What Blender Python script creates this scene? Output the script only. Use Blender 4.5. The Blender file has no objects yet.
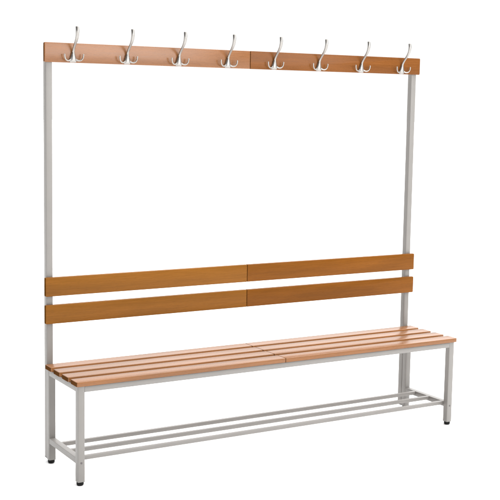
import bpy, bmesh, math, random
from mathutils import Vector, Matrix
random.seed(4)
S = bpy.context.scene
C = S.collection

# ---------------------------------------------------------------- camera
F_PX, CX, CY = 1109.363, 222.822, 235.458
yaw, pitch, roll = 0.51967, -0.11368, 0.01408
cam = bpy.data.cameras.new('camera'); co = bpy.data.objects.new('camera', cam); C.objects.link(co)
fw = Vector((math.sin(yaw)*math.cos(pitch), math.cos(yaw)*math.cos(pitch), math.sin(pitch)))
rt = Vector((math.cos(yaw), -math.sin(yaw), 0)); up = rt.cross(fw)
R = rt*math.cos(roll) + up*math.sin(roll); U = up*math.cos(roll) - rt*math.sin(roll)
m = Matrix((R, U, -fw)).transposed().to_4x4(); m.translation = (-1.66411, -4.07398, 1.53467)
co.matrix_world = m
cam.sensor_width = 36; cam.lens = F_PX/500*36
cam.shift_x = (250-CX)/500; cam.shift_y = (CY-250)/500
cam.clip_start = .05; cam.clip_end = 500
S.camera = co
S.render.resolution_x = S.render.resolution_y = 1024

# ---------------------------------------------------------------- studio light
ROOM, BACKDROP, OVERHEAD = .08, 1.14, 3.5
w = bpy.data.worlds.new('World'); S.world = w; w.use_nodes = True
WN, WL = w.node_tree.nodes, w.node_tree.links
# studio surroundings: bright white backdrop behind the bench, unseen overhead light added to whiten floor and tops, dimmer room elsewhere
wt = WN.new('ShaderNodeTexCoord')
def facing(v, f0, f1, t0, t1):
    d = WN.new('ShaderNodeVectorMath'); d.operation = 'DOT_PRODUCT'; d.inputs[1].default_value = v
    WL.new(wt.outputs['Generated'], d.inputs[0])
    r = WN.new('ShaderNodeMapRange'); r.interpolation_type = 'SMOOTHSTEP'
    for k, q in zip(('From Min', 'From Max', 'To Min', 'To Max'), (f0, f1, t0, t1)): r.inputs[k].default_value = q
    WL.new(d.outputs['Value'], r.inputs[0]); return r.outputs[0]
ad = WN.new('ShaderNodeMath'); ad.operation = 'ADD'
WL.new(facing((.6, .8, 0), .12, .58, ROOM, BACKDROP), ad.inputs[0]); WL.new(facing((.30, .10, .95), .32, .9, 0, OVERHEAD), ad.inputs[1])
WL.new(ad.outputs[0], WN['Background'].inputs[1]); WN['Background'].inputs[0].default_value = (1, 1, 1, 1)
S.view_settings.view_transform = 'Standard'; S.view_settings.look = 'None'
S.view_settings.exposure = 0; S.view_settings.gamma = 1
def area(name, loc, target, sx, sy, power, col=(1, 1, 1)):
    l = bpy.data.lights.new(name, 'AREA'); l.shape = 'RECTANGLE'; l.size = sx; l.size_y = sy
    l.energy = power; l.color = col
    o = bpy.data.objects.new(name, l); C.objects.link(o); o.location = loc
    o.rotation_euler = (Vector(target)-Vector(loc)).to_track_quat('-Z', 'Y').to_euler()
area('softbox_front', (2.0, -3.0, 2.35), (1.2, .3, 1.0), 2.8, 1.7, 100, (1, .985, .97))

# ---------------------------------------------------------------- materials
def new_mat(name):
    mt = bpy.data.materials.new(name); mt.use_nodes = True
    return mt, mt.node_tree, mt.node_tree.nodes['Principled BSDF']
def wood(name, depth=1.0):
    mt, t, b = new_mat(name)
    N, L = t.nodes, t.links
    tc = N.new('ShaderNodeTexCoord'); oi = N.new('ShaderNodeObjectInfo')
    off = N.new('ShaderNodeVectorMath'); off.operation = 'MULTIPLY_ADD'
    cmb = N.new('ShaderNodeCombineXYZ')
    for i in range(3): L.new(oi.outputs['Random'], cmb.inputs[i])
    off.inputs[1].default_value = (37, 11, 23)
    L.new(cmb.outputs[0], off.inputs[0]); L.new(tc.outputs['Object'], off.inputs[2])
    def noise(sc, detail, dist=0, vs=(1, 1, 1)):
        mp = N.new('ShaderNodeMapping'); mp.inputs['Scale'].default_value = vs
        n = N.new('ShaderNodeTexNoise'); n.inputs['Scale'].default_value = sc
        n.inputs['Detail'].default_value = detail; n.inputs['Distortion'].default_value = dist
        L.new(off.outputs[0], mp.inputs[0]); L.new(mp.outputs[0], n.inputs[0]); return n.outputs['Fac']
    broad = noise(1, 3, .6, (1.6, 16, 16)); fine = noise(1, 5, 0, (9, 260, 260)); fleck = noise(1, 2, 0, (55, 420, 420))
    def ramp(src, a, bb, p0=.3, p1=.7):
        r = N.new('ShaderNodeMapRange'); r.inputs['From Min'].default_value = p0; r.inputs['From Max'].default_value = p1
        r.inputs['To Min'].default_value = a; r.inputs['To Max'].default_value = bb
        L.new(src, r.inputs[0]); return r.outputs[0]
    def mul(a, bb):
        k = N.new('ShaderNodeMath'); k.operation = 'MULTIPLY'; L.new(a, k.inputs[0]); L.new(bb, k.inputs[1]); return k.outputs[0]
    f = mul(mul(ramp(broad, .84*depth, 1.12*depth), ramp(fine, .92, 1.07)), ramp(fleck, .90, 1.03, .3, .45))
    vm = N.new('ShaderNodeVectorMath'); vm.operation = 'SCALE'
    L.new(oi.outputs['Color'], vm.inputs[0]); L.new(f, vm.inputs['Scale'])
    L.new(vm.outputs[0], b.inputs['Base Color'])
    b.inputs['Roughness'].default_value = .30
    L.new(oi.outputs['Alpha'], b.inputs['Specular IOR Level'])      # each board's own gloss
    L.new(ramp(fine, .22, .31), b.inputs['Roughness'])
    bp = N.new('ShaderNodeBump'); bp.inputs['Strength'].default_value = .12; bp.inputs['Distance'].default_value = .0006
    L.new(fine, bp.inputs['Height']); L.new(bp.outputs[0], b.inputs['Normal'])
    return mt
WOOD = wood('lacquered_beech'); END_GRAIN = wood('beech_end_grain', .42)     # cut ends in a darker, matt tone of the beech
_b = END_GRAIN.node_tree.nodes['Principled BSDF']
for _n in ('Specular IOR Level', 'Roughness'): END_GRAIN.node_tree.links.remove(_b.inputs[_n].links[0])
_b.inputs['Specular IOR Level'].default_value = 0; _b.inputs['Roughness'].default_value = .9
def coated(name, col, rough, metal=0, bump=.05, scale=900, spec=.5):
    mt, t, b = new_mat(name); N, L = t.nodes, t.links
    tc = N.new('ShaderNodeTexCoord'); n = N.new('ShaderNodeTexNoise'); n.inputs['Scale'].default_value = scale
    L.new(tc.outputs['Object'], n.inputs[0])
    n2 = N.new('ShaderNodeTexNoise'); n2.inputs['Scale'].default_value = 7; L.new(tc.outputs['Object'], n2.inputs[0])
    r = N.new('ShaderNodeMapRange'); r.inputs['To Min'].default_value = .93; r.inputs['To Max'].default_value = 1.07
    L.new(n2.outputs['Fac'], r.inputs[0])
    vm = N.new('ShaderNodeVectorMath'); vm.operation = 'SCALE'; vm.inputs[0].default_value = col
    L.new(r.outputs[0], vm.inputs['Scale']); L.new(vm.outputs[0], b.inputs['Base Color'])
    b.inputs['Roughness'].default_value = rough; b.inputs['Metallic'].default_value = metal
    b.inputs['Specular IOR Level'].default_value = spec
    bp = N.new('ShaderNodeBump'); bp.inputs['Strength'].default_value = bump; bp.inputs['Distance'].default_value = .0005
    L.new(n.outputs['Fac'], bp.inputs['Height']); L.new(bp.outputs[0], b.inputs['Normal'])
    return mt
PAINT = coated('grey_powder_coat', (.230, .219, .206), .42, bump=.25)
RUBBER = coated('black_rubber', (.004, .004, .004), .6, spec=.2)
NICKEL = coated('satin_nickel', (.37, .355, .335), .38, metal=1, bump=.04)
STEEL = coated('screw_steel', (.16, .15, .15), .35, metal=1)
FLOOR = coated('white_studio_floor', (.9, .9, .9), .9, bump=0, spec=0)
FLOOR.node_tree.nodes['Principled BSDF'].inputs['Base Color'].links and FLOOR.node_tree.links.remove(FLOOR.node_tree.nodes['Principled BSDF'].inputs['Base Color'].links[0])
FLOOR.node_tree.nodes['Principled BSDF'].inputs['Base Color'].default_value = (.84, .84, .84, 1)

# ---------------------------------------------------------------- mesh helpers
def link(name, bm, mat, parent, loc, smooth=True, col=None):
    me = bpy.data.meshes.new(name); bm.normal_update(); bm.to_mesh(me); bm.free(); me.materials.append(mat)
    if smooth:
        for p in me.polygons: p.use_smooth = True
        me.set_sharp_from_angle(angle=math.radians(50))
    o = bpy.data.objects.new(name, me); C.objects.link(o); o.parent = parent; o.location = loc
    if col: o.color = col if len(col) == 4 else (*col, .3)
    return o
def box_into(bm, lo, hi, r, seg=3, edges=None):
    res = bmesh.ops.create_cube(bm, size=1); vs = res['verts']
    for v in vs:
        v.co = Vector([lo[i] + (v.co[i]+.5)*(hi[i]-lo[i]) for i in range(3)])
    es = list({e for v in vs for e in v.link_edges})
    if edges is not None:
        ax = 'xyz'.index(edges)
        es = [e for e in es if abs((e.verts[0].co-e.verts[1].co)[ax]) > 1e-6]
    bmesh.ops.bevel(bm, geom=es, offset=r, segments=seg, affect='EDGES', profile=.5)
BASE = Vector((1.0, .19, -.004))
def board_part(name, lo, hi, r, parent, pw, col, face, left, right):
    """board along x; face = axis it is seen from ('y' or 'z'); outer ends get rounded corners, cut ends show end grain"""
    c = (Vector(lo)+Vector(hi))/2; bm = bmesh.new(); h = (Vector(hi)-Vector(lo))/2
    for v in bmesh.ops.create_cube(bm, size=2)['verts']: v.co = Vector([v.co[i]*h[i] for i in range(3)])
    ax = 'xyz'.index(face); rc = .0055
    es = [e for e in bm.edges if abs((e.verts[0].co-e.verts[1].co)[ax]) > 1e-6 and ((left and e.verts[0].co.x < 0) or (right and e.verts[0].co.x > 0))]
    bmesh.ops.bevel(bm, geom=es, offset=rc, segments=4, affect='EDGES', profile=.5)
    es = [e for e in bm.edges if len(e.link_faces) == 2 and e.calc_face_angle() > 1.2]
    bmesh.ops.bevel(bm, geom=es, offset=r, segments=3, affect='EDGES', profile=.5)
    bm.normal_update()
    for f in bm.faces:
        if abs(f.normal.x) > .8: f.material_index = 1
    o = link(name, bm, WOOD, parent, c-Vector(pw), col=col); o.data.materials.append(END_GRAIN)
    return o
def box_part(name, lo, hi, r, mat, parent, pw, seg=3, edges=None, col=None):
    """box between world corners; origin at its centre; pw = world position of the parent"""
    c = (Vector(lo)+Vector(hi))/2; bm = bmesh.new()
    box_into(bm, Vector(lo)-c, Vector(hi)-c, r, seg, edges)
    return link(name, bm, mat, parent, c-Vector(pw), col=col), c
def loft(bm, pts, prof, n=14):
    """sweep elliptical rings: pts = world-like points, prof = (rx, ry) per point; rings face the tangent"""
    rings = []
    for i, p in enumerate(pts):
        a = Vector(pts[max(i-1, 0)]); b = Vector(pts[min(i+1, len(pts)-1)]); t = (b-a).normalized()
        side = Vector((1, 0, 0)); side = (side - t*side.dot(t))
        side = side.normalized() if side.length > .25 else (Vector((0, 1, 0))-t*t.y).normalized()
        nor = t.cross(side)
        rings.append([bm.verts.new(Vector(p)+side*math.cos(k*2*math.pi/n)*prof[i][0]+nor*math.sin(k*2*math.pi/n)*prof[i][1]) for k in range(n)])
    for A, B in zip(rings, rings[1:]):
        for k in range(n): bm.faces.new((A[k], A[(k+1) % n], B[(k+1) % n], B[k]))
    bm.faces.new(rings[0][::-1]); bm.faces.new(rings[-1])
    bmesh.ops.recalc_face_normals(bm, faces=bm.faces)
def spline(P, m=6):
    """Catmull-Rom through control rows of any length"""
    out = []
    Q = [P[0]]+list(P)+[P[-1]]
    for i in range(1, len(Q)-2):
        for s in range(m):
            t = s/m
            out.append([.5*((2*b)+(-a+c)*t+(2*a-5*b+4*c-d)*t*t+(-a+3*b-3*c+d)*t**3) for a, b, c, d in zip(Q[i-1], Q[i], Q[i+1], Q[i+2])])
    out.append(list(P[-1])); return out
def rounded_end(rows):
    """closes a swept prong with a half-ball tip; rows = x y z rx ry"""
    rows = [list(r) for r in rows]; a, b = Vector(rows[-2][:3]), Vector(rows[-1][:3]); t = (b-a).normalized()
    rx, ry = rows[-1][3:]; r = min(rx, ry)
    for ang in (20, 40, 58, 74, 86):
        q = math.radians(ang); p = b+t*r*math.sin(q); k = math.cos(q)
        rows.append([*p, (rx-r)*(.35+.65*k)+r*k, ry*k])
    return rows
def disc(bm, c, axis, r, h, n=16, crown=.35):
    """shallow domed cylinder starting at c and growing along axis"""
    ax = Vector(axis).normalized(); s = ax.orthogonal().normalized(); u = ax.cross(s); rings = []
    for rr, hh in ((r, 0), (r, h*(1-crown)), (r*.82, h*.93), (r*.45, h)):
        rings.append([bm.verts.new(Vector(c)+ax*hh+(s*math.cos(k*2*math.pi/n)+u*math.sin(k*2*math.pi/n))*rr) for k in range(n)])
    for A, B in zip(rings, rings[1:]):
        for k in range(n): bm.faces.new((A[k], A[(k+1) % n], B[(k+1) % n], B[k]))
    bm.faces.new(rings[0][::-1]); bm.faces.new(rings[-1]); bmesh.ops.recalc_face_normals(bm, faces=bm.faces)

# ---------------------------------------------------------------- setting
bm = bmesh.new(); bmesh.ops.create_grid(bm, x_segments=1, y_segments=1, size=120)
fl = link('floor', bm, FLOOR, None, (0, 0, -.004), smooth=False); fl['kind'] = 'structure'

# ---------------------------------------------------------------- the bench
root = bpy.data.objects.new('cloakroom_bench', None); C.objects.link(root); root.location = BASE
root['label'] = 'long slatted wooden bench with tall coat hook rail on a light grey metal frame'
root['category'] = 'bench'

L = 2.0; lx = .009; tw = .030
Z_SEAT, T = .4324, .0199
SEATB = Z_SEAT-T
YL_B = .3347                                 # front face of the back legs; the posts stand right behind them
POST_Y = .365
# legs, each with a rubber foot and a screw
def leg(x, y, front):
    o, c = box_part('leg', (x, y, .012), (x+tw, y+tw, SEATB-.001), .0028, PAINT, root, BASE, 3, 'z')
    bm = bmesh.new(); rows = [(.0, .0), (.0139, .0), (.0139, .004), (.0150, .0045), (.0150, .0105), (.0142, .0145), (.0115, .0168), (0.006, .0172)]
    n = 24; prev = None
    for r_, z_ in rows[1:]:
        ring = [bm.verts.new((r_*math.cos(k*2*math.pi/n), r_*math.sin(k*2*math.pi/n), .0005-z_+.001)) for k in range(n)]
        if prev:
            for k in range(n): bm.faces.new((prev[k], prev[(k+1) % n], ring[(k+1) % n], ring[k]))
        else: bm.faces.new(ring)
        prev = ring
    bm.faces.new(prev[::-1]); bmesh.ops.recalc_face_normals(bm, faces=bm.faces)
    link('rubber_foot', bm, RUBBER, o, Vector((x+tw/2, y+tw/2, .012))-c)
    if front:
        bm = bmesh.new(); disc(bm, (0, 0, 0), (0, -1, 0), .0042, .0018)
        link('screw', bm, STEEL, o, Vector((x+tw/2, y+.0002, .0925))-c)
    return o
for x in (lx, L-lx-tw):
    leg(x, lx, True); leg(x, YL_B, False)
# tall posts
for x in (lx+.002, L-lx-.002-.029):
    o, c = box_part('post', (x, POST_Y, .016), (x+.029, POST_Y+.030, 1.786), .0028, PAINT, root, BASE, 3, 'z')
    bm = bmesh.new(); box_into(bm, Vector((-.0148, -.0148, -.0015)), Vector((.0148, .0148, .0015)), .001)
    link('end_cap', bm, RUBBER, o, Vector((x+.0145, POST_Y+.015, .0142))-c)
# seat frame, front/back rails and end rails: one welded ring
bm = bmesh.new(); c = Vector((1, .19, .4)); zb, zt = .3862, SEATB-.001; e = .0006
fy = (lx+e, lx+tw-e); by = (YL_B+e, YL_B+tw-e)
for y0, y1 in (fy, by): box_into(bm, Vector((lx+tw, y0, zb))-c, Vector((L-lx-tw, y1, zt))-c, .002, 2, 'x')
for x0, x1 in ((lx+e, lx+tw-e), (L-lx-tw+e, L-lx-e)): box_into(bm, Vector((x0, lx+tw, zb))-c, Vector((x1, YL_B, zt))-c, .002, 2, 'y')
link('seat_frame', bm, PAINT, root, c-BASE)
# middle cross rail under the joint of the slats
box_part('cross_rail', (.985, fy[1]+.0005, .3875), (1.015, by[0]-.0005, zt), .002, PAINT, root, BASE, 2, 'y')
# lower shelf
for x0 in (lx+.001, L-lx-tw+.001):
    box_part('shelf_rail', (x0, lx+tw, .0855), (x0+tw-.002, YL_B, .1105), .002, PAINT, root, BASE, 3, 'y')
for y0 in (.045, .150, .256):
    box_part('shelf_bar', (lx+tw-.001, y0-.0005, .0922), (L-lx-tw+.001, y0+.017, .1095), .003, PAINT, root, BASE, 4, 'x')

# wood
def jit(c, a=.05):
    k = 1+random.uniform(-a, a); return (*(v*k for v in c[:3]), c[3])
SEATC = (.228, .093, .029, .42); BACKL = (.202, .078, .011, .10); BACKR = (.193, .067, .008, .10); TOPL = (.228, .092, .031, .45); TOPR = (.176, .062, .014, .14)
G = .0009
w_, p_ = .0685, .0966
for i in range(4):
    for a, b in ((0, 1-G), (1+G, 2)):
        board_part('seat_slat', (a, i*p_, SEATB), (b, i*p_+w_, Z_SEAT), .0026, root, BASE, jit(SEATC), 'z', a < .5, a > .5)
for z0, z1 in ((.7275, .8095), (.6085, .6905)):
    for a, b, col in ((0, 1-G, BACKL), (1+G, 2, BACKR)):
        board_part('backrest_board', (a, .3455, z0), (b, POST_Y-.0004, z1), .0026, root, BASE, jit(col, .03), 'y', a < .5, a > .5)
for a, b, col in ((0, 1-G, TOPL), (1+G, 2, TOPR)):
    board_part('hook_board', (a, .350, 1.7187), (b, POST_Y-.0004, 1.8005), .0026, root, BASE, col, 'y', a < .5, a > .5)

# coat hooks: flared base, tall hat prong, two small side prongs
def make_hook():
    # origin: on the face of the board at the foot of the base, -y is towards the room
    bm = bmesh.new()
    rows = [(0, -.000, -.001, .0130, .004), (0, -.001, .002, .0158, .0080), (0, -.002, .009, .0150, .010), (0, -.003, .018, .0132, .0095),
            (0, -.004, .029, .0096, .0085), (0, -.006, .041, .0060, .0068)]
    rows = spline(rows, 5); loft(bm, [r[:3] for r in rows], [r[3:] for r in rows], 20)
    h = link('coat_hook', bm, NICKEL, root, (0, 0, 0))
    bm = bmesh.new()
    rows = [(0, -.005, .034, .0058, .0060), (0, -.011, .050, .0054, .0054), (0, -.026, .068, .0054, .0052), (0, -.044, .086, .0062, .0056),
            (0, -.056, .104, .0072, .0062), (0, -.061, .124, .0077, .0066), (0, -.059, .141, .0074, .0066)]
    rows = rounded_end(spline(rows, 5)); loft(bm, [r[:3] for r in rows], [r[3:] for r in rows], 20)
    link('hat_prong', bm, NICKEL, h, (0, 0, 0))
    for s in (-1, 1):
        bm = bmesh.new()
        rows = [(s*.007, -.004, .013, .0044, .0040), (s*.016, -.008, .007, .0036, .0036), (s*.026, -.012, .005, .0030, .0030), (s*.035, -.015, .009, .0029, .0029),
                (s*.0405, -.017, .019, .0029, .0029), (s*.042, -.0175, .030, .0033, .0033)]
        rows = rounded_end(spline(rows, 5)); loft(bm, [r[:3] for r in rows], [r[3:] for r in rows], 14)
        link('side_prong', bm, NICKEL, h, (0, 0, 0))
        bm = bmesh.new(); disc(bm, (0, 0, 0), (0, -1, 0), .0026, .0014)
        link('screw', bm, STEEL, h, (s*.008, -.0088, .0085))
    return h
proto = make_hook()
for i in range(8):
    if i == 0: h = proto
    else:
        h = proto.copy(); C.objects.link(h); h.parent = root
        for ch in proto.children:
            if ch.parent == proto:
                k = ch.copy(); C.objects.link(k); k.parent = h
    h.location = Vector((.126+.2506*i, .3497, 1.7220))-BASE
    h.rotation_euler = (0, random.uniform(-.02, .02), random.uniform(-.03, .03))
bpy.context.view_layer.update()
